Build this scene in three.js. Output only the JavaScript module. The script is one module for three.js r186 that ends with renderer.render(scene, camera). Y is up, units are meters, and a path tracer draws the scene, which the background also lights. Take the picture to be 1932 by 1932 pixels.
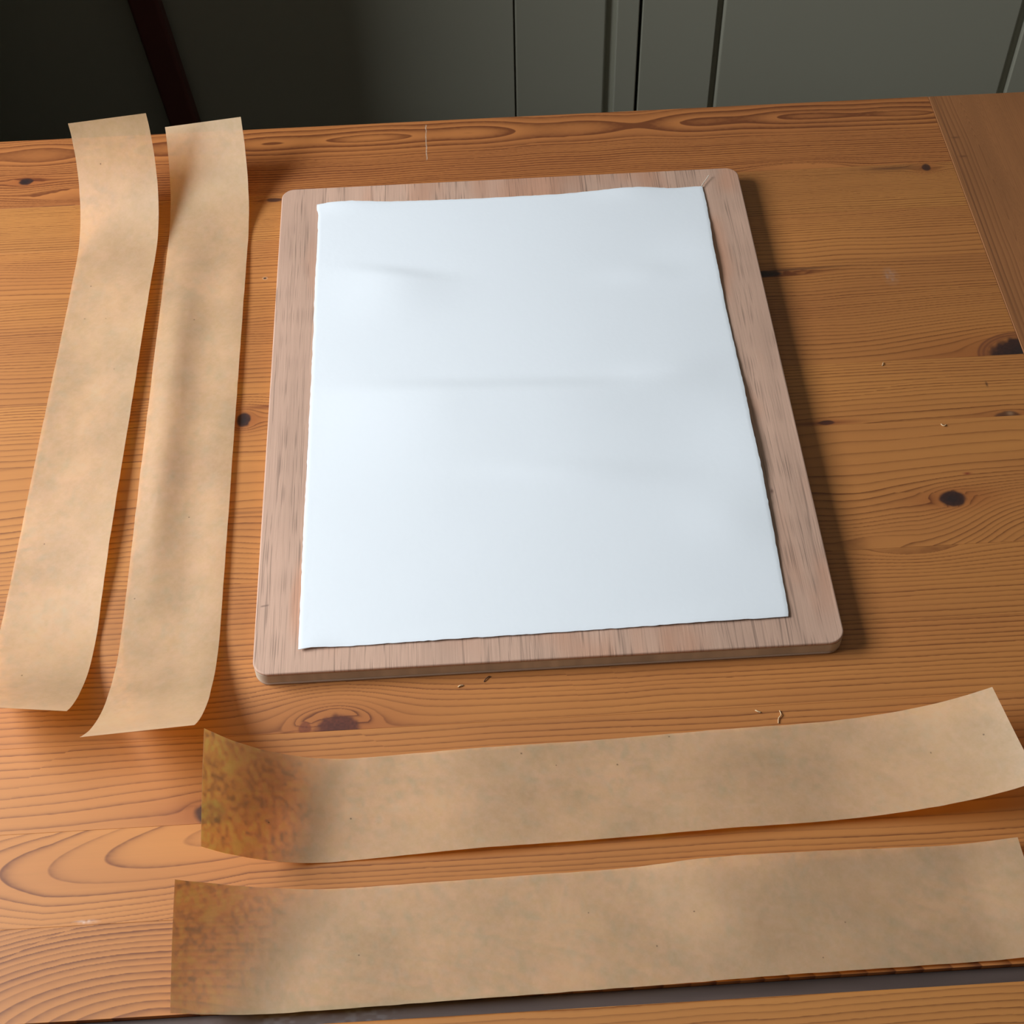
import * as THREE from 'three';
import { RoundedBoxGeometry } from 'three/addons/geometries/RoundedBoxGeometry.js';
import { RectAreaLightUniformsLib } from 'three/addons/lights/RectAreaLightUniformsLib.js';

// ---------------------------------------------------------------- camera, sky, light, exposure
const scene = new THREE.Scene();
const TOP = 0.75;                                     // table top height; the board lies on it, its back left corner at x = 0, z = 0
const camera = new THREE.PerspectiveCamera(37.92, 1, 0.02, 30);
camera.position.set(0.13398, 0.70885 + TOP + 0.012, 0.87149);
camera.rotation.set(-0.90264, -0.03175, -0.02913, 'YXZ');
scene.add(camera);
const renderer = new THREE.WebGLRenderer({ antialias: true });
renderer.toneMapping = THREE.LinearToneMapping;
renderer.toneMappingExposure = 1.0;
renderer.shadowMap.enabled = true;
scene.background = new THREE.Color().setRGB(0.55, 0.65, 0.75);   // overcast sky outside the closed room
RectAreaLightUniformsLib.init();
const WIN = { x: -0.89, y: 1.48, z: 0.25, h: 0.56, w: 0.8 };      // the window on the left
const dayColor = new THREE.Color().setRGB(0.97, 0.99, 1.02);
const day = new THREE.RectAreaLight(dayColor, 19.5, WIN.w, WIN.h);
day.position.set(WIN.x + 0.012, WIN.y, WIN.z);
day.lookAt(WIN.x + 1, WIN.y, WIN.z);
day.castShadow = true;
scene.add(day);

// ---------------------------------------------------------------- helpers
const used = {};
function numbered(name) { const n = used[name] ?? 0; used[name] = n + 1; return n ? name + '_' + String(n).padStart(3, '0') : name; }
function mesh(name, geometry, material, parent) {
  const m = new THREE.Mesh(geometry, material); m.name = name; m.castShadow = m.receiveShadow = true;
  if (parent) parent.add(m);
  return m;
}
function thing(name, label, category, position, group) {
  const o = new THREE.Group(); o.name = numbered(name); o.position.set(...position); scene.add(o);
  o.userData = { label, category }; if (group) o.userData.group = group;
  return o;
}
function tag(m, label, category, group) { m.name = numbered(m.name); m.userData = { label, category }; if (group) m.userData.group = group; scene.add(m); return m; }
function struct(name, geometry, material) { const m = mesh(name, geometry, material); m.userData.kind = 'structure'; scene.add(m); return m; }
const std = (r, g, b, roughness = 0.6, more = {}) => new THREE.MeshStandardMaterial({ color: new THREE.Color().setRGB(r, g, b), roughness, ...more });
function boxAt(x0, x1, y0, y1, z0, z1, radius = 0) {
  const w = x1 - x0, h = y1 - y0, d = z1 - z0;
  const g = radius ? new RoundedBoxGeometry(w, h, d, 2, radius) : new THREE.BoxGeometry(w, h, d);
  g.translate((x0 + x1) / 2, (y0 + y1) / 2, (z0 + z1) / 2);
  return g;
}
// seeded noise
function hash(i, j, s) { let h = (i * 374761393 + j * 668265263 + s * 1442695041) | 0; h = Math.imul(h ^ (h >>> 13), 1274126177); h ^= h >>> 16; return (h >>> 0) / 4294967296; }
function vn(x, y, s) {
  const i = Math.floor(x), j = Math.floor(y); let u = x - i, v = y - j;
  u = u * u * (3 - 2 * u); v = v * v * (3 - 2 * v);
  const a = hash(i, j, s), b = hash(i + 1, j, s), c = hash(i, j + 1, s), d = hash(i + 1, j + 1, s);
  return a + (b - a) * u + (c - a) * v + (a - b - c + d) * u * v;
}
const sn = (x, y, s) => vn(x, y, s) * 2 - 1;
function fbm(x, y, s, n = 4) { let a = 0.5, t = 0; for (let k = 0; k < n; k++) { t += a * sn(x, y, s + k); x = x * 2.03 + 7.1; y = y * 2.03 + 3.7; a *= 0.5; } return t; }
const S = (t) => (t <= 0 ? 0 : t >= 1 ? 1 : t * t * (3 - 2 * t));
const ss = (a, b, t) => S((t - a) / (b - a));
const enc = (c) => { c = c < 0 ? 0 : c > 1 ? 1 : c; return 255 * (c <= 0.0031308 ? 12.92 * c : 1.055 * Math.pow(c, 1 / 2.4) - 0.055); };
function colorTexture(w, h, fn) {                    // fn(u, v, out) writes linear r, g, b
  const data = new Uint8Array(w * h * 4), o = [0, 0, 0];
  for (let j = 0, k = 0; j < h; j++) for (let i = 0; i < w; i++, k += 4) {
    fn((i + 0.5) / w, (j + 0.5) / h, o);
    data[k] = enc(o[0]); data[k + 1] = enc(o[1]); data[k + 2] = enc(o[2]); data[k + 3] = 255;
  }
  const t = new THREE.DataTexture(data, w, h); t.colorSpace = THREE.SRGBColorSpace; t.magFilter = THREE.LinearFilter; t.wrapS = t.wrapT = THREE.MirroredRepeatWrapping; t.needsUpdate = true;
  return t;
}
function grayTexture(w, h, fn) {
  const data = new Uint8Array(w * h * 4);
  for (let j = 0, k = 0; j < h; j++) for (let i = 0; i < w; i++, k += 4) { data[k] = data[k + 1] = data[k + 2] = Math.max(0, Math.min(255, 255 * fn((i + 0.5) / w, (j + 0.5) / h))); data[k + 3] = 255; }
  const t = new THREE.DataTexture(data, w, h); t.magFilter = THREE.LinearFilter; t.wrapS = t.wrapT = THREE.RepeatWrapping; t.needsUpdate = true;
  return t;
}
function mapTop(g, x0, x1, z0, z1) {                 // uv from the place on the table, in metres
  const p = g.attributes.position, uv = g.attributes.uv;
  for (let i = 0; i < p.count; i++) uv.setXY(i, (p.getX(i) - x0) / (x1 - x0), (p.getZ(i) - z0) / (z1 - z0));
  return g;
}

// ---------------------------------------------------------------- the room
const wallPaint = std(0.155, 0.165, 0.135, 0.9), floorWood = std(0.16, 0.09, 0.05, 0.5), ceilingPaint = std(0.45, 0.44, 0.41, 0.95), whitePaint = std(0.7, 0.7, 0.68, 0.4);
const X0 = -0.92, X1 = 2.3, Z0 = -0.8, Z1 = 2.6, H = 2.4, T = 0.12;
struct('floor', boxAt(X0 - T, X1 + T, -T, 0, Z0 - T, Z1 + T), floorWood);
struct('ceiling', boxAt(X0 - T, X1 + T, H, H + T, Z0 - T, Z1 + T), ceilingPaint);
struct('wall_back', boxAt(X0 - T, X1 + T, 0, H, Z0 - T, Z0), wallPaint);
struct('wall_front', boxAt(X0 - T, X1 + T, 0, H, Z1, Z1 + T), std(0.45, 0.42, 0.37, 0.9));
struct('wall_right', boxAt(X1, X1 + T, 0, H, Z0, Z1), wallPaint);
{
  const w = new THREE.Group(); w.name = 'wall_left'; w.userData.kind = 'structure'; scene.add(w);
  const a = WIN.z - WIN.w / 2 - 0.05, b = WIN.z + WIN.w / 2 + 0.05, c = WIN.y - WIN.h / 2 - 0.05, d = WIN.y + WIN.h / 2 + 0.05;
  mesh('wall_section', boxAt(X0 - T, X0, 0, H, Z0, a), wallPaint, w); mesh('wall_section', boxAt(X0 - T, X0, 0, H, b, Z1), wallPaint, w);
  mesh('wall_section', boxAt(X0 - T, X0, 0, c, a, b), wallPaint, w); mesh('wall_section', boxAt(X0 - T, X0, d, H, a, b), wallPaint, w);
  const win = new THREE.Group(); win.name = 'window_1'; win.userData.kind = 'structure'; scene.add(win);
  const fx0 = X0 - 0.02, fx1 = X0 + 0.03;
  mesh('window_frame', boxAt(fx0, fx1, c, c + 0.05, a, b, 0.004), whitePaint, win); mesh('window_frame', boxAt(fx0, fx1, d - 0.05, d, a, b, 0.004), whitePaint, win);
  mesh('window_frame', boxAt(fx0, fx1, c + 0.05, d - 0.05, a, a + 0.05, 0.004), whitePaint, win); mesh('window_frame', boxAt(fx0, fx1, c + 0.05, d - 0.05, b - 0.05, b, 0.004), whitePaint, win);
  mesh('window_pane', boxAt(X0 + 0.005, X0 + 0.012, c + 0.05, d - 0.05, a + 0.05, b - 0.05), std(0.8, 0.82, 0.85, 0.4, { emissive: dayColor, emissiveIntensity: 1.2 }), win);
  mesh('window_sill', boxAt(X0, X0 + 0.08, c - 0.03, c, a - 0.04, b + 0.04, 0.004), whitePaint, win);
}
{
  const s = new THREE.Shape([[X0, 0.8], [-0.38, 0.8], [-0.372, 0.449], [-0.262, 0.097], [X0, 0.097]].map((p) => new THREE.Vector2(...p)));
  const g = new THREE.ExtrudeGeometry(s, { depth: H, bevelEnabled: false }); g.rotateX(-Math.PI / 2);
  struct('wall_corner', g, wallPaint);
}     // the wall steps forward left of the cupboard

// ---------------------------------------------------------------- painted cupboard behind the table
{
  const paint = std(0.40, 0.40, 0.315, 0.55), dark = std(0.05, 0.05, 0.045, 0.8);
  const c = thing('cupboard', 'grey-green painted panelled cupboard standing behind the table', 'cupboard', [0, 0, 0]);
  const f = -0.449, yb = 0.08, yt = 1.9;
  mesh('carcass', boxAt(-0.365, 1.5, 0.0, 1.94, Z0 + 0.001, f - 0.022), dark, c);
  mesh('filler_panel', boxAt(-0.365, 0.1918, yb, yt, f - 0.02, f, 0.0008), paint, c);
  const door = (x0, x1, px0, px1, groove, groove2) => {                   // stiles, rails and a panel set in a channel
    const d = new THREE.Group(); d.name = 'door'; c.add(d);
    if (px0 - x0 > 0.02) mesh('stile', boxAt(x0, px0 - groove, yb, yt, f - 0.02, f, 0.0015), paint, d); mesh('stile', boxAt(px1 + groove2, x1, yb, yt, f - 0.02, f, 0.0015), paint, d);
    mesh('rail', boxAt(px0 - groove, px1 + groove2, yb, yb + 0.09, f - 0.02, f, 0.0015), paint, d); mesh('rail', boxAt(px0 - groove, px1 + groove2, yt - 0.09, yt, f - 0.02, f, 0.0015), paint, d);
    mesh('panel', boxAt(px0, px1, yb + 0.1, yt - 0.1, f - 0.018, f - 0.0012, 0.003), paint, d);
    mesh('panel_backing', boxAt(px0 - groove, px1 + groove2, yb + 0.09, yt - 0.09, f - 0.0215, f - 0.0075), paint, d);
    return d;
  };
  door(0.1922, 0.3195, 0.1926, 0.2865, 0.0004, 0.010);
  const d2 = door(0.3225, 0.80, 0.4055, 0.714, 0.0065, 0.0075);
  const knob = new THREE.LatheGeometry([[0, 0], [0.006, 0], [0.006, 0.012], [0.014, 0.018], [0.016, 0.024], [0.011, 0.030], [0, 0.032]].map((p) => new THREE.Vector2(...p)), 20);
  knob.rotateX(Math.PI / 2); knob.translate(0.36, 1.05, f);
  mesh('knob', knob, std(0.3, 0.26, 0.2, 0.3, { metalness: 0.7 }), d2);
  door(0.803, 1.28, 0.886, 1.195, 0.0065, 0.0075);
  mesh('filler_panel', boxAt(1.283, 1.5, yb, yt, f - 0.02, f, 0.002), paint, c);
  mesh('plinth', boxAt(-0.365, 1.5, 0, yb - 0.004, f - 0.02, f - 0.012), paint, c);
  mesh('cornice', boxAt(-0.365, 1.51, yt + 0.004, 1.95, f - 0.02, f + 0.02, 0.006), paint, c);
  // the slanting wooden post
  const g = new RoundedBoxGeometry(0.029, 1.15, 0.02, 3, 0.004); g.translate(0, 0.575, 0);
  const post = mesh('wooden_post', g, std(0.13, 0.042, 0.034, 0.5));
  post.rotation.z = 0.083; post.position.set(-0.154 + 0.041 + 0.0005, 0.0, f + 0.022);
  post.position.x = -0.154 + Math.tan(0.083) * (TOP + 0.012 - 0.246);
  tag(post, 'dark red-brown wooden post leaning in the shade behind the table', 'post');
}

// ---------------------------------------------------------------- pine grain
// Rings around a pith line: r = hypot(z - zc, d(x)); lines flow round the knots. All in millimetres, z and x as on the table.
const TX0 = -250, TX1 = 500;
function pine(o) {
  const { z0, z1, zc, d, sp, seed, knots = [], warp, tone = 1, red = 0, marks, wob = 1 } = o;
  const pxH = Math.round((z1 - z0) / 0.3);
  // phase of the rings as a table over r
  const N = 700, ph = new Float32Array(N + 1);
  for (let i = 1; i <= N; i++) { const r = i * 0.5; ph[i] = ph[i - 1] + 0.5 / (sp(r) * (0.75 + 0.7 * vn(r * 0.11, 3.3, seed + 40))); }
  return colorTexture(2048, pxH, (u, v, out) => {
    const x = TX0 + u * (TX1 - TX0), z = z0 + v * (z1 - z0);
    let zz = z + wob * (2.6 * sn(x * 0.008, z * 0.012, seed) + 0.7 * sn(x * 0.03, z * 0.05, seed + 1)) + 0.12 * sn(x * 0.25, z * 0.6, seed + 2);
    if (warp) zz += warp(x, z);
    let dark = 0, halo = 0, core = 0, tint = 0;
    for (const k of knots) {                          // [x, z, radius x, radius z, darkness, reach]
      const dx = (x - k[0]) / k[2], dz = (z - k[1]) / k[3], e = k[5] ?? 1.5;
      const q = dx * dx / (e * e) + dz * dz + 0.02;
      if (q < 60) zz -= (z - k[1]) * Math.min(0.92, 1 / q) * (q < 1 ? 1 : 1);
      if (k[4] > 0) {
        const r = Math.sqrt(dx * dx + dz * dz) + 0.09 * sn(x * 0.35, z * 0.35, seed + 9);
        dark = Math.max(dark, k[4] * (1 - ss(0.72, 1.08, r)));
        core = Math.max(core, (1 - ss(0.1, 0.75, r))); if (k[6] && r < 1.1) tint = k[6];
        halo = Math.max(halo, k[4] * Math.exp(-(dx * dx / 9 + dz * dz / 1.8)));
      }
    }
    const dd = d(x) + 1.2 * sn(x * 0.012, 9.1, seed + 5);
    const r = Math.hypot(zz - zc, dd), ri = Math.min(N - 1.01, r * 2), i0 = Math.floor(ri);
    const P = ph[i0] + (ph[i0 + 1] - ph[i0]) * (ri - i0), ring = Math.floor(P), f = P - ring, width = sp(r);
    const c = (0.5 + 0.5 * hash(ring, 7, seed)) * (0.7 + 0.5 * vn(x * 0.018, ring * 3.7, seed + 15)) * (0.86 + 0.28 * vn(x * 0.35, z * 0.8, seed + 16));
    const k = o.k ?? 2.2 + width * 0.75;
    let late = Math.pow(f, k) * (1 - ss(0.94, 1.0, f)) * 1.5 * c;
    const fiber = sn(x * 0.035, z * 3.1, seed + 11) * 0.5 + sn(x * 0.012, z * 0.9, seed + 12) * 0.5;
    const cloud = fbm(x * 0.006, z * 0.03, seed + 13, 3);
    late = Math.min(1, late + 0.05 * fiber);
    let m = 1 + 0.06 * fiber + 0.16 * cloud; m *= tone;
    let R = (0.535 - 0.33 * late) * m, G = (0.222 - 0.158 * late) * m * (1 - 0.16 * red + 0.05 * cloud), B = (0.056 - 0.042 * late) * m * (1 - 0.1 * red);
    const hl = halo * 0.55; R *= 1 - 0.45 * hl; G *= 1 - 0.72 * hl; B *= 1 - 0.8 * hl;
    if (dark > 0) { const s = 0.75 + 0.5 * vn(x * 0.9, z * 0.9, seed + 21); R += ((0.045 + tint - 0.02 * core) * s - R) * dark; G += ((0.016 + 0.12 * tint - 0.004 * core) * s - G) * dark; B += (0.011 * s - B) * dark; }
    out[0] = R; out[1] = G; out[2] = B;
    if (marks) marks(x, z, out);
  });
}
function blend(out, r, g, b, a) { out[0] += (r - out[0]) * a; out[1] += (g - out[1]) * a; out[2] += (b - out[2]) * a; }
const PLANKS = [
  { z0: -88.8, z1: -9, zc: -70, seed: 3, red: 0.75, tone: 0.92, wob: 0.7,
    d: (x) => 7.5 - 5.2 * Math.cos((x - 50) * 0.0157) + 1.6 * Math.sin(x * 0.075) + 8 * ss(-60, -200, x), k: 1.5, sp: (r) => (r < 17 ? 5.4 : 5.4 - 3.4 * ss(17, 24, r)),
    knots: [[-196, -39, 6, 4.2, 1, 2.2], [385, -6, 20, 9, 0, 1.8], [-160, -22, 14, 6, 0, 2]],
    marks: (x, z, o) => { const a = (1 - ss(0.15, 0.5, Math.abs(x - 106.1 + 0.3 * sn(z * 0.3, 1, 5)))) * ss(-85, -83, z) * (1 - ss(-43, -40, z)); if (a > 0) blend(o, 0.62, 0.52, 0.42, a * (0.45 + 0.5 * vn(z * 0.8, 2, 4))); } },
  { z0: -9, z1: 41, zc: 120, d: () => 20, sp: () => 1.9, seed: 17, tone: 0.93, red: 0.1, wob: 0.9,
    knots: [[479, -3.5, 3.6, 4.4, 0.9, 3], [-8, -3.5, 6, 2.6, 0.8, 2]],
    marks: (x, z, o) => { const a = Math.exp(-((x - 455) ** 2) / 500 - ((z + 4.5) ** 2) / 5) * (x < 478 ? 0.7 : 0); if (a > 0.02) blend(o, 0.10, 0.035, 0.015, a); } },
  { z0: 41, z1: 92, zc: -40, d: () => 30, sp: (r) => 2.2 + 2.8 * ss(105, 128, r), seed: 29, tone: 0.97, red: 0.25, wob: 1.5,
    marks: (x, z, o) => { const h = Math.hypot(x + 10.6, (z - 80.9) * 1.3); if (h < 2.4) { blend(o, 0.62, 0.4, 0.24, 0.5 * (1 - ss(1.6, 2.4, h))); blend(o, 0.07, 0.03, 0.015, 1 - ss(0.7, 1.4, h)); } } },
  { z0: 92, z1: 192, zc: 330, d: (x) => 30 + 0.03 * x, sp: (r) => 2.5 + 2.4 * ss(170, 150, r), seed: 41, tone: 0.87, red: 0.35, wob: 1.3,
    knots: [[340, 102.5, 14, 3.4, 0.95, 2.5], [500, 192, 24, 16.5, 1, 1.6]],
    marks: (x, z, o) => { const a = Math.exp(-((z - 99.5 + (x - 355) * 0.02) ** 2) / 1.6) * ss(335, 350, x) * (1 - ss(360, 420, x)); if (a > 0.02) blend(o, 0.07, 0.025, 0.012, a * 0.8);
      const h = Math.hypot((x - 500) / 31, (z - 192) / 20.5), b = ss(0.74, 0.8, h) * (1 - ss(0.97, 1.03, h)); if (b > 0) blend(o, 0.21, 0.066, 0.022, b * (0.75 + 0.25 * Math.sin(h * 60)));
      const s = Math.exp(-(((x - 427.5) / 4) ** 2) - (((z - 111) / 6) ** 2)) * vn(x * 0.6, z * 0.4, 8); if (s > 0.03) blend(o, 0.42, 0.36, 0.32, s * 0.45); } },
  { z0: 192, z1: 246, zc: 262, d: (x) => 14 + 4 * Math.sin(x * 0.01), sp: (r) => 2.1 + 2.0 * ss(60, 25, r), seed: 53, tone: 0.95, red: 0.2, wob: 0.7,
    knots: [[-17.9, 214.5, 4.8, 7, 1, 1.6], [358, 243.6, 6, 2.0, 1, 3], [475.5, 246.5, 9.5, 5, 0.75, 1.6]],
    marks: (x, z, o) => { const a = Math.exp(-((z - 204) ** 2) / 3) * Math.exp(-((x + 2) ** 2) / 260); if (a > 0.02) blend(o, 0.16, 0.035, 0.012, a * 0.75);
      const b = Math.exp(-((z - 244) ** 2) / 2.4) * Math.exp(-((x - 350) ** 2) / 900); if (b > 0.02) blend(o, 0.16, 0.04, 0.015, b * 0.6);
      const c = Math.exp(-(((x - 477) / 2) ** 2) - (((z - 244) / 1.7) ** 2)); if (c > 0.02) blend(o, 0.3, 0.16, 0.08, c);
      const t = Math.exp(-(((x - 468.5) / 0.7) ** 2) - (((z - 217.5) / 2.2) ** 2)); if (t > 0.05) blend(o, 0.08, 0.03, 0.012, t * 0.9); } },
  { z0: 246, z1: 346, zc: 400, d: (x) => 26 + 12 * Math.sin(x * 0.02 + 0.4), sp: (r) => 3.1 + 4.5 * ss(105, 135, r), seed: 67, tone: 0.98, red: 0.15, wob: 1.9,
    warp: (x, z) => 20 * ss(395, 475, x) * ss(285, 325, z) - 5 * ss(395, 350, x) * ss(290, 330, z),
    marks: (x, z, o) => { const a = Math.exp(-(((x - 437.5) / 2.2) ** 2) - (((z - 291.7) / 0.9) ** 2)); if (a > 0.05) blend(o, 0.24, 0.04, 0.015, a); },
    knots: [[423.5, 311, 9.4, 6.6, 1, 1.5], [367, 342, 11, 5, 0, 1.6], [-12, 292, 40, 1.2, 0.25, 1]] },
  { z0: 346, z1: 398, zc: 285, d: () => 30, sp: () => 3.0, seed: 79, tone: 0.92, red: 0.3, wob: 0.9, knots: [[392, 343, 16, 8, 0, 1.6]] },
  { z0: 398, z1: 450, zc: 330, d: () => 40, sp: (r) => 2.6 + 0.9 * ss(100, 130, r), seed: 83, tone: 0.94, red: 0.4, wob: 0.8,
    knots: [[45, 449, 17, 12.5, 0, 1.25], [47.5, 450.5, 13.5, 11.5, 0.97, 1.3, 0.06], [29, 447.5, 4, 4.5, 0.7, 1.3, 0.12]] },
  { z0: 450, z1: 502, zc: 390, d: () => 30, sp: (r) => 4.4 + 1.7 * ss(75, 105, r), seed: 97, tone: 1.0, red: 0.3, wob: 0.8,
    warp: (x, z) => 6 * ss(-140, 0, x) * ss(455, 480, z), knots: [[-20, 496, 9, 8, 0.9, 1.6]] },
  { z0: 502, z1: 555, zc: 518.5, d: (x) => 17 - 0.19 * (Math.min(x, 0) + 77) + 3 * Math.sin(x * 0.03) * ss(-10, 40, x), sp: (r) => 7.4 - 5.0 * ss(16, 29, r), seed: 101, tone: 1.02, red: 0.25, wob: 0.45, warp: (x) => 0.17 * Math.min(75, Math.max(-30, x + 72)),
    marks: (x, z, o) => { const s = Math.exp(-(((x + 79) / 4.5) ** 2) - (((z - 553.3) / 0.9) ** 2)) * vn(x * 0.8, z * 0.8, 18); if (s > 0.03) blend(o, 0.75, 0.55, 0.45, s); } },
  { z0: 555, z1: 604, zc: 617, d: (x) => 0.42 * Math.abs(x + 48) * (x < -48 ? 1 : 0.5), k: 2, sp: (r) => 2.7 + 2.2 * ss(52, 15, r), seed: 113, tone: 1.0, red: 0.25, wob: 0.25,
    knots: [[-36, 612, 14, 8, 0.35, 1]] },
];
const leafPlanks = [
  { z0: 612, z1: 664, zc: 690, d: () => 20, sp: () => 3.4, seed: 131, tone: 0.97, red: 0.1, wob: 0.9 },
  { z0: 664, z1: 716, zc: 600, d: () => 20, sp: () => 3, seed: 137, tone: 1, red: 0.2, wob: 0.9 },
];
{
  const t = thing('table', 'varnished knotty pine table of glued planks with a cross end board', 'table', [0, 0, 0]);
  const XL = -0.72, thick = 0.024;
  const grain = (o) => new THREE.MeshPhysicalMaterial({ map: pine(o), roughness: 0.56, specularIntensity: 1, clearcoat: 0.3, clearcoatRoughness: 0.5 });
  const plank = (o, lift) => {
    const g = boxAt(XL, 0.4998, TOP - thick, TOP, o.z0 / 1000 + 0.00001, o.z1 / 1000 - 0.00001, 0.0002);
    g.translate(0, -lift, 0);
    return mesh('plank', mapTop(g, TX0 / 1000, TX1 / 1000, o.z0 / 1000, o.z1 / 1000), grain(o), t);
  };
  PLANKS.forEach((o, i) => plank(o, 0.00005 * hash(i, 3, 9)));
  leafPlanks.forEach((o, i) => {
    const g = boxAt(XL, 0.6, TOP - thick, TOP - 0.0004, o.z0 / 1000, o.z1 / 1000 - 0.0001, i ? 0.0004 : 0.0022);
    mesh('leaf_plank', mapTop(g, TX0 / 1000, TX1 / 1000, o.z0 / 1000, o.z1 / 1000), grain(o), t);
  });
  // the end board, its grain across the planks
  const endMap = colorTexture(400, 2048, (u, v, out) => {
    const x = 500 + u * 100, z = -89 + v * 694;
    const w = x + 3 * sn(z * 0.006, x * 0.01, 201) + 0.5 * sn(z * 0.03, x * 0.06, 202) - 0.01 * z;
    const P = w / (1.5 + 0.5 * vn(w * 0.05, 1, 203)), f = P - Math.floor(P), c = 0.35 + 0.65 * hash(Math.floor(P), 4, 204);
    const late = Math.pow(f, 2.2) * (1 - ss(0.9, 1, f)) * c, cl = fbm(x * 0.05, z * 0.008, 205, 3), m = (1 + 0.2 * cl) * 0.74;
    out[0] = (0.50 - 0.22 * late) * m; out[1] = (0.205 - 0.11 * late) * m; out[2] = (0.070 - 0.04 * late) * m;
    const line = Math.max(1 - ss(0.25, 0.6, Math.abs(x - 504.2 + 0.3 * sn(z * 0.02, 1, 7))), 0.6 * (1 - ss(0.2, 0.5, Math.abs(x - 507.4 + 0.4 * sn(z * 0.02, 2, 7)))));
    blend(out, 0.15, 0.055, 0.02, line * 0.6 * (1 - ss(120, 260, z)));
    for (const q of [[509, -36.5], [509.5, -14]]) { const a = Math.exp(-(((x - q[0]) / 3) ** 2) - (((z - q[1]) / 1.1) ** 2)); if (a > 0.02) blend(out, 0.14, 0.05, 0.02, a * 0.7); }
  });
  const eg = boxAt(0.5, 0.6, TOP - thick, TOP + 0.0003, -0.0886, 0.604, 0.0006);
  mesh('end_board', mapTop(eg, 0.5, 0.6, -0.089, 0.605), new THREE.MeshPhysicalMaterial({ map: endMap, roughness: 0.56, specularIntensity: 1, clearcoat: 0.3, clearcoatRoughness: 0.5 }), t);
  const railMap = colorTexture(1024, 32, (u, v, out) => {
    const x = u * 1320, z = v * 10, s = ss(0.5, 0.8, fbm(x * 0.02, 3, 301, 3) + 0.3) * ss(0.45, 0.8, vn(x * 0.4, z * 0.6, 302)), m = 1 + 0.25 * fbm(x * 0.02, z * 0.2, 303, 3);
    out[0] = 0.088 * m; out[1] = 0.062 * m; out[2] = 0.054 * m; blend(out, 0.2, 0.19, 0.2, s * 0.45);
  });
  const rg = boxAt(XL, 0.6, TOP - 0.03, TOP - 0.0035, 0.6042, 0.6118);
  mesh('joint_rail', mapTop(rg, XL, 0.6, 0.603, 0.613), new THREE.MeshStandardMaterial({ map: railMap, roughness: 0.55 }), t).userData.label = 'dark grey-brown sunken rail between tabletop and leaf';
  const legWood = std(0.36, 0.15, 0.05, 0.45);
  for (const [x0, x1, z0, z1] of [[-0.66, 0.54, -0.05, -0.028], [-0.66, 0.54, 0.52, 0.542]]) mesh('apron', boxAt(x0, x1, TOP - 0.12, TOP - 0.0245, z0, z1, 0.002), legWood, t);
  for (const x of [-0.68, 0.54]) mesh('apron', boxAt(x - 0.011, x + 0.011, TOP - 0.12, TOP - 0.0245, 0.0, 0.5, 0.002), legWood, t);
  for (const [x, z] of [[-0.68, -0.045], [0.54, -0.045], [-0.68, 0.53], [0.54, 0.53]]) {
    const g = new THREE.LatheGeometry([[0, 0], [0.022, 0], [0.026, 0.02], [0.022, 0.1], [0.033, 0.42], [0.026, 0.5], [0.036, 0.54], [0.036, 0.7255], [0, 0.7255]].map((p) => new THREE.Vector2(...p)), 20);
    g.translate(x, 0, z); mesh('leg', g, legWood, t);
  }
}

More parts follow.
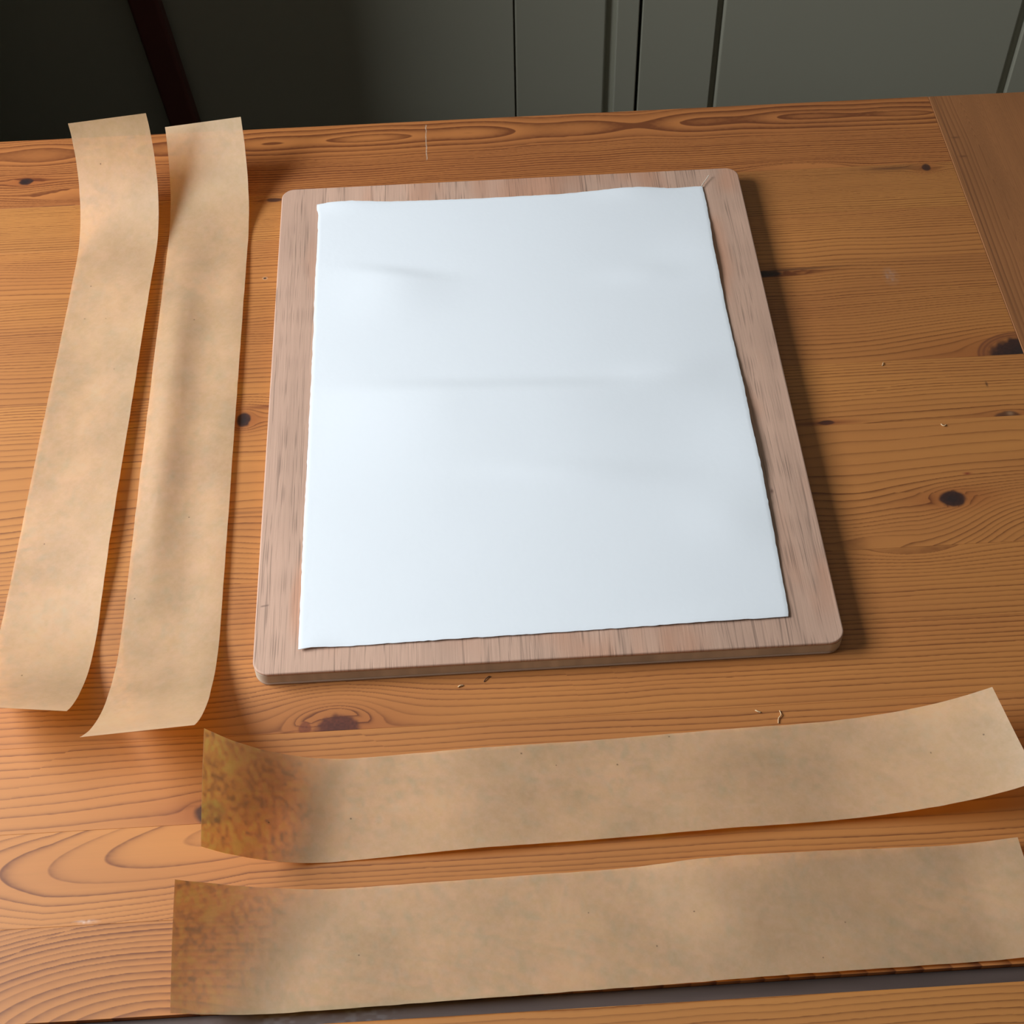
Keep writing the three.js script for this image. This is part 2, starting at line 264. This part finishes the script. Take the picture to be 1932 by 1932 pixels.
// ---------------------------------------------------------------- plywood drawing board
const BW = 0.335, BH = 0.4185, BT = 0.012;
{
  const b = thing('drawing_board', 'pinkish plywood board with rounded corners under the white paper', 'board', [0, TOP, 0]);
  const slab = (inset, y0, y1, bevel) => {
    const s = new THREE.Shape(), r = 0.0085 - inset, x0 = inset + bevel, x1 = BW - inset - bevel, z0 = inset + bevel, z1 = BH - inset - bevel;
    s.moveTo(x0 + r, z0); s.lineTo(x1 - r, z0); s.absarc(x1 - r, z0 + r, r, -Math.PI / 2, 0); s.lineTo(x1, z1 - r); s.absarc(x1 - r, z1 - r, r, 0, Math.PI / 2);
    s.lineTo(x0 + r, z1); s.absarc(x0 + r, z1 - r, r, Math.PI / 2, Math.PI); s.lineTo(x0, z0 + r); s.absarc(x0 + r, z0 + r, r, Math.PI, Math.PI * 1.5);
    const g = new THREE.ExtrudeGeometry(s, { depth: y1 - y0 - 2 * bevel, bevelEnabled: bevel > 0, bevelSize: bevel, bevelThickness: bevel, bevelSegments: 3, curveSegments: 10 });
    g.rotateX(Math.PI / 2); g.translate(0, y1 - bevel, 0);
    return g;
  };
  const faceMap = colorTexture(1120, 1400, (u, v, out) => {
    const x = u * 335, z = v * 418.5;
    const xw = x + 1.2 * sn(z * 0.008, x * 0.03, 401) + 0.25 * sn(z * 0.05, x * 0.2, 402);
    const pore = ss(0.55, 0.95, vn(xw * 2.3, z * 0.045, 403)) * ss(0.2, 0.75, vn(xw * 0.2, z * 0.015, 404) + 0.12 * ss(150, 420, z));
    const fine = sn(xw * 2.6, z * 0.02, 405), band = sn(xw * 0.11, z * 0.004, 406), patch = fbm(x * 0.018, z * 0.012, 407, 4), red = ss(0.05, 0.5, fbm(x * 0.03 + 5, z * 0.011, 408, 3));
    const m = 1 + 0.045 * fine + 0.07 * band + 0.16 * patch, k = 1 - 0.42 * pore;
    out[0] = 0.56 * m * k; out[1] = (0.365 - 0.055 * red) * m * k; out[2] = (0.27 - 0.065 * red) * m * k;
    const a = Math.exp(-(((x - 311 + (z - 300) * 0.02) / 0.9) ** 2) - (((z - 307) / 1.5) ** 2)); if (a > 0.02) blend(out, 0.14, 0.07, 0.05, a * 0.8);
    const c = Math.exp(-(((z - 371.5 + (x - 6) * 0.15) / 0.5) ** 2)) * ss(2, 3.5, x) * (1 - ss(6.5, 8, x)); if (c > 0.02) blend(out, 0.16, 0.1, 0.08, c * 0.7);
  });
  const poreBump = grayTexture(1024, 256, (u, v) => 0.6 + 0.4 * (vn(u * 600, v * 14, 411) - 0.5) - 0.5 * ss(0.7, 0.95, vn(u * 500, v * 30, 412)));
  const face = mesh('face_veneer', mapTop(slab(0, BT - 0.0024, BT, 0.0009), 0, BW, 0, BH), new THREE.MeshStandardMaterial({ map: faceMap, roughness: 0.72, bumpMap: poreBump, bumpScale: 0.00008 }), b);
  face.userData.label = 'pinkish straight-grained face veneer';
  const edgeTone = colorTexture(512, 64, (u, v, out) => { const n = 1 + 0.25 * fbm(u * 60, v * 6, 421, 3) + 0.1 * sn(u * 300, v * 20, 422); out[0] = 0.56 * n; out[1] = 0.46 * n; out[2] = 0.34 * n; });
  edgeTone.wrapS = edgeTone.wrapT = THREE.MirroredRepeatWrapping;
  mesh('core_ply', slab(0.0003, 0.0024, BT - 0.0024, 0), new THREE.MeshStandardMaterial({ map: edgeTone, roughness: 0.9 }), b).userData.label = 'greyer end-grain core';
  mesh('back_veneer', slab(0, 0, 0.0024, 0.0009), std(0.46, 0.34, 0.25, 0.85), b);
}

// ---------------------------------------------------------------- white watercolour paper on the board
const PE = {                                           // edges measured on the board, in millimetres
  top: [[26.2, 20.7], [34.5, 19.6], [51.7, 19.1], [72.5, 20.4], [142, 21.7], [200.1, 21.6], [227.2, 20.2], [247.1, 19.3], [263.9, 19.4], [283.2, 21.4], [306.6, 20.5]],
  bottom: [[25.6, 404.5], [31.6, 403.4], [34.5, 403.2], [49.5, 403.3], [126.9, 402.5], [248, 400.7], [305, 400]],
  left: [[26.2, 20.7], [26.0, 28.3], [27.3, 29.3], [27.4, 57.5], [26.8, 105], [27.1, 149.9], [26.2, 284.5], [25.7, 339.9], [25.6, 404.5]],
  right: [[306.6, 20.5], [307, 43.3], [306.4, 67.3], [305.5, 81.8], [305.6, 115.5], [305.6, 151], [306.6, 220.1], [306.1, 257.9], [307.0, 294.5], [306.6, 334.6], [305.8, 394.9], [305, 400]],
};
{
  const lerpPoly = (p, t, axis) => { const a = p[0][axis], b = p[p.length - 1][axis], q = a + (b - a) * t; let i = 0; while (i < p.length - 2 && p[i + 1][axis] < q) i++; const f = Math.max(0, Math.min(1, (q - p[i][axis]) / (p[i + 1][axis] - p[i][axis]))); return [p[i][0] + (p[i + 1][0] - p[i][0]) * f, p[i][1] + (p[i + 1][1] - p[i][1]) * f]; };
  const G = (x, z, cx, cz, sx, sz, rot = 0) => { const c = Math.cos(rot), s = Math.sin(rot), dx = x - cx, dz = z - cz, a = (dx * c + dz * s) / sx, b = (-dx * s + dz * c) / sz; return Math.exp(-a * a - b * b); };
  const height = (x, z) => 0.25 + 2.0 * G(x, 0, 84, 0, 32, 1) * ss(-7, 7, z - 95 - 0.22 * (x - 84)) * (1 - ss(8, 70, z - 95)) + 3.3 * ss(20, 120, x) * (1 - ss(170, 330, x)) * ss(-8, 8, z - 207 - 0.05 * (x - 150)) * (1 - ss(10, 110, z - 207)) + 1.3 * G(x, z, 262, 205, 30, 12, -0.1)
    + 1.9 * G(x, z, 312, 95, 34, 34) + 2.6 * G(x, z, 316, 265, 40, 46) + 1.0 * G(x, z, 255, 110, 26, 10) + 1.6 * G(x, z, 190, 285, 55, 9, 0.1) + 1.2 * G(x, z, 285, 330, 30, 22, 0.4)
    + 1.6 * G(x, z, 45, 19, 26, 9) + 1.2 * G(x, z, 255, 20, 24, 10) + 1.4 * G(x, z, 30, 405, 14, 8) + 0.5 * G(x, z, 120, 402, 60, 6) + 0.8 * G(x, z, 262, 401, 40, 10) + 0.25 * (1 + fbm(x * 0.014, z * 0.018, 501, 2));
  const NX = 110, NZ = 140, pos = [], uv = [], idx = [];
  const layer = (y) => {
    for (let j = 0; j <= NZ; j++) for (let i = 0; i <= NX; i++) {
      const s = i / NX, t = j / NZ, T_ = lerpPoly(PE.top, s, 0), B = lerpPoly(PE.bottom, s, 0), L = lerpPoly(PE.left, t, 1), R = lerpPoly(PE.right, t, 1);
      const c00 = PE.top[0], c10 = PE.top[PE.top.length - 1], c01 = PE.bottom[0], c11 = PE.bottom[PE.bottom.length - 1];
      const C = (k) => (1 - t) * T_[k] + t * B[k] + (1 - s) * L[k] + s * R[k] - ((1 - s) * (1 - t) * c00[k] + s * (1 - t) * c10[k] + (1 - s) * t * c01[k] + s * t * c11[k]);
      let x = C(0), z = C(1);
      const rag = 0.22;                                 // torn deckle
      if (i === 0 || i === NX) x += rag * sn(j * 0.9, i, 511); if (j === 0 || j === NZ) z += rag * sn(i * 0.9, j, 512);
      pos.push(x / 1000, height(x, z) / 1000 + y, z / 1000); uv.push(x / 335, z / 418);
    }
  };
  layer(0.00045); layer(0);
  const n = (NX + 1) * (NZ + 1), at = (l, i, j) => l * n + j * (NX + 1) + i;
  for (let j = 0; j < NZ; j++) for (let i = 0; i < NX; i++) {
    idx.push(at(0, i, j), at(0, i, j + 1), at(0, i + 1, j), at(0, i + 1, j), at(0, i, j + 1), at(0, i + 1, j + 1));
    idx.push(at(1, i, j), at(1, i + 1, j), at(1, i, j + 1), at(1, i + 1, j), at(1, i + 1, j + 1), at(1, i, j + 1));
  }
  const side = (a, b) => { const A = a[0] * 1, B = b[0]; idx.push(at(0, ...a), at(1, ...a), at(0, ...b), at(0, ...b), at(1, ...a), at(1, ...b)); };
  for (let i = 0; i < NX; i++) { side([i + 1, 0], [i, 0]); side([i, NZ], [i + 1, NZ]); }
  for (let j = 0; j < NZ; j++) { side([0, j], [0, j + 1]); side([NX, j + 1], [NX, j]); }
  const g = new THREE.BufferGeometry(); g.setAttribute('position', new THREE.Float32BufferAttribute(pos, 3)); g.setAttribute('uv', new THREE.Float32BufferAttribute(uv, 2)); g.setIndex(idx); g.computeVertexNormals();
  g.translate(0, BT, 0);
  const tooth = grayTexture(512, 512, (u, v) => 0.5 + 0.5 * fbm(u * 160, v * 200, 521, 3));
  const p = tag(mesh('paper_sheet', g, new THREE.MeshStandardMaterial({ color: new THREE.Color().setRGB(0.82, 0.885, 0.94), roughness: 0.95, bumpMap: tooth, bumpScale: 0.00006, side: THREE.DoubleSide })), 'blank white watercolour paper with torn edges lying on the plywood board', 'paper');
  p.position.set(0, TOP, 0);
}

// ---------------------------------------------------------------- four strips of brown gummed tape
// A strip bends like real paper: flat in the middle, rolled up towards both ends about slightly skewed lines.
function bendOne(s, u, q0, al, c0, c1, sg, o) {
  const bx = Math.cos(al) * sg, by = Math.sin(al), q = Math.max(0, s * bx + u * by - q0); let X = 0, Y = 0; const N = 24;
  for (let i = 0; i < N; i++) { const t = ((i + 0.5) / N) * q, ph = c0 * t + c1 * t * t / 2; X += Math.cos(ph) * q / N; Y += Math.sin(ph) * q / N; }
  o[0] += (X - q) * bx; o[1] += (X - q) * by; o[2] += Y;
}
const gumMap = colorTexture(1400, 192, (u, v, out) => {           // cloudy coat of gum, seen where light comes through
  const x = u * 440, y = v * 60, k = 0.4 * fbm(x * 0.11, y * 0.11, 571, 3) + 0.9 * fbm(x * 0.42, y * 0.36, 575, 3), m = Math.max(0.42, 1.12 + 1.1 * k);
  out[0] = Math.min(1, 0.9 * m); out[1] = 0.62 * m * (0.95 + 0.1 * k); out[2] = 0.16 * m;
});
const gumMaterial = new THREE.MeshPhysicalMaterial({ map: gumMap, roughness: 0.6, transmission: 0.95, thickness: 0, side: THREE.DoubleSide });
function strip(P, seed, lift, label, more = {}) {
  const [x0, z0, th, L, dA, a0, a1, aA, dB, b0, b1, aB, kA, kB, W] = P, NS = 160, NU = 28, pos = [], uv = [], idx = [];
  const c = Math.cos(th), n = Math.sin(th), o = [0, 0, 0];
  for (let j = 0; j <= NU; j++) for (let i = 0; i <= NS; i++) {
    const f = i / NS, u = (j / NU - 0.5) * W; let s = (f - 0.5) * L;
    s += (kA * f + kB * (1 - f)) * u;
    o[0] = o[1] = o[2] = 0;
    bendOne(s, u, L / 2 - dA, aA, a0, a1, 1, o); bendOne(s, u, L / 2 - dB, aB, b0, b1, -1, o);
    const SS = s + o[0], U = u + o[1] + 0.00012 * sn(f * 60, j === 0 ? 1 : 2, seed) * (j === 0 || j === NU ? 1 : 0);
    const y = 0.0006 + o[2] + lift(f, u / W + 0.5) / 1000;
    pos.push(x0 + SS * c - U * n, y, z0 + SS * n + U * c); uv.push(f, j / NU);
  }
  for (let j = 0; j < NU; j++) for (let i = 0; i < NS; i++) { const a = j * (NS + 1) + i, b = a + NS + 1; idx.push(a, b, a + 1, a + 1, b, b + 1); }
  const g = new THREE.BufferGeometry(); g.setAttribute('position', new THREE.Float32BufferAttribute(pos, 3)); g.setAttribute('uv', new THREE.Float32BufferAttribute(uv, 2)); g.setIndex(idx); g.computeVertexNormals();
  const map = colorTexture(1536, 208, (u, v, out) => {
    const x = u * L * 1000, y = v * W * 1000, k = 0.4 * fbm(x * 0.1, y * 0.1, seed, 3) + 0.6 * fbm(x * 0.42, y * 0.42, seed + 31, 3), m = 1 + 0.10 * k + 0.17 * fbm(x * 0.03, y * 0.035, seed + 7, 4) + 0.02 * sn(x * 1.3, y * 1.3, seed + 3);
    out[0] = 0.92 * m; out[1] = 0.68 * m; out[2] = 0.405 * m * (1 + 0.1 * k);
    const sp = hash(Math.floor(x * 1.4), Math.floor(y * 1.4), seed + 5); if (sp > 0.99988) blend(out, 0.18, 0.11, 0.06, 0.7);
  });
  const creases = more.crease ? grayTexture(1024, 144, more.crease) : null;
  const mat = new THREE.MeshPhysicalMaterial({ map, roughness: 0.42, specularIntensity: 1, clearcoat: 0.35, clearcoatRoughness: 0.34, transmission: 0.52, thickness: 0, side: THREE.DoubleSide });
  if (creases) { mat.bumpMap = creases; mat.bumpScale = 0.0008; }
  const m = tag(mesh('gummed_tape_strip', g, mat), label, 'paper tape', 'cut strips of brown gummed tape');
  m.position.set(0, TOP, 0);
  const gg = g.clone(); gg.translate(0, -0.0002, 0);
  mesh('gum_layer', gg, gumMaterial, m).userData.label = 'amber gummed underside';
  return m;
}
const mid = (f, a, b, w = 0.12) => ss(a - w, a + w, f) * (1 - ss(b - w, b + w, f));
strip([-0.11953, 0.20284, -1.5563, 0.51298, 0.11098, 12.75148, 1.54445, 0.04451, 0.09368, 9.63404, 1.222, -0.13486, 0.0834, -0.00741, 0.05729], 601,
  (f, w) => 5 * w * w * mid(f, 0.2, 0.85) + 0.8 * mid(f, 0.1, 0.9) * Math.sin(f * 17 + w * 3) * 0.5 + 0.5, 'brown paper tape strip furthest to the left, both ends curled up');
strip([-0.05186, 0.21541, -1.57877, 0.54479, 0.10151, 9.29223, -1.73456, 0.16544, 0.11569, 7.58611, 6.30273, 0.04105, 0.00928, 0.10685, 0.05783], 617,
  (f, w) => 3.6 * mid(f, 0.3, 0.72) * Math.exp(-(((w - 0.24) / 0.2) ** 2)) + 2.2 * mid(f, 0.1, 0.8) * ss(0.55, 1, w) + 0.3, 'brown paper tape strip with a lengthwise crease, between the leftmost strip and the plywood board',
  { crease: (u, v) => 0.5 + 0.5 * mid(u, 0.3, 0.72) * Math.exp(-(((v - 0.32) / 0.16) ** 2)) * (0.4 * fbm(u * 40, v * 6, 631, 4) + 0.3 * (1 - Math.abs(sn(u * 22, v * 7, 633))) ) + 0.08 * fbm(u * 14, v * 3, 634, 3) });
strip([0.19049, 0.49567, -0.02125, 0.44413, 0.14363, 0, 56.3609, 0.00073, 0.08657, 16, -85.83, -0.19365, 0.13226, 0.12434, 0.06017], 641,
  (f, w) => 2.6 * mid(f, 0.25, 0.95) * ss(0.45, 1, w) + 0.6 * mid(f, 0.2, 0.8) * (1 + Math.sin(f * 21 + w)) , 'brown paper tape strip just in front of the plywood board, both ends curled up high');
strip([0.18474, 0.5734, -0.01305, 0.43599, 0.06003, 0.3, 0, 0, 0.08892, 13, -90, -0.464, 0.01621, 0.06854, 0.06252], 659,
  (f, w) => 6 * ss(0.54, 0.67, f - 0.05 * (w - 0.5)) * (1 - ss(0.67, 0.95, f)) * (1 - 0.75 * w) + 0.4 * mid(f, 0.3, 0.95) * ss(0.5, 1, w) + 4 * ss(0.92, 1.02, f) + 0.4, 'brown paper tape strip nearest the viewer, along the dark rail of the table');

// ---------------------------------------------------------------- small scraps
function curl(name, label, category, pts, radius, material) {
  const curve = new THREE.CatmullRomCurve3(pts.map((p) => new THREE.Vector3(p[0] / 1000, TOP + p[1] / 1000, p[2] / 1000)));
  const g = new THREE.TubeGeometry(curve, 20, radius, 6);
  return tag(mesh(name, g, material), label, category);
}
const straw = std(0.72, 0.52, 0.30, 0.8), fibre = std(0.8, 0.74, 0.62, 0.9);
curl('paper_fibre', 'cream paper fibre curling from the far right corner of the white paper', 'fibre', [[305.8, 13.6, 21.5], [308, 13.5, 17.5], [310.3, 13.8, 14.2], [312.6, 14.3, 10.5]], 0.0003, fibre);
curl('wood_sliver', 'short pale wood sliver standing out behind the tape strip in front of the board', 'sliver', [[290.6, 0.35, 461.5], [291.2, 0.6, 458.6], [292.9, 0.7, 456.4], [292.6, 0.4, 453.6]], 0.0003, straw);
curl('wood_sliver', 'tiny curved wood sliver on the plank left of the other pale sliver', 'sliver', [[279.2, 0.3, 452.4], [280.4, 0.6, 453.4], [281.8, 0.3, 453.9]], 0.0004, straw);
curl('wood_sliver', 'tiny pale wood shaving on the table below the dark square-cut knot at the right', 'shaving', [[403.9, 0.3, 196.5], [404.6, 0.7, 195.2], [405.2, 0.3, 193.8]], 0.0003, straw);
curl('wood_sliver', 'small curled wood shaving on the table right of the board, near the double-eyed knot', 'shaving', [[430.6, 0.3, 250.2], [431.2, 0.7, 251.8], [432.4, 0.8, 252.2], [433.5, 0.3, 251]], 0.00032, straw);
curl('wood_sliver', 'pale wood crumb on the table in front of the board\'s near edge', 'crumb', [[114.8, 0.3, 426.6], [116, 0.8, 426], [117.6, 0.3, 425.6]], 0.0004, straw);
curl('wood_sliver', 'dark twisted splinter on the table close to the board\'s near edge', 'splinter', [[129.5, 0.3, 424], [130.6, 0.7, 422.6], [132.6, 0.5, 420.8], [133.4, 0.3, 420.9]], 0.00028, std(0.1, 0.05, 0.03, 0.8));

renderer.render(scene, camera);
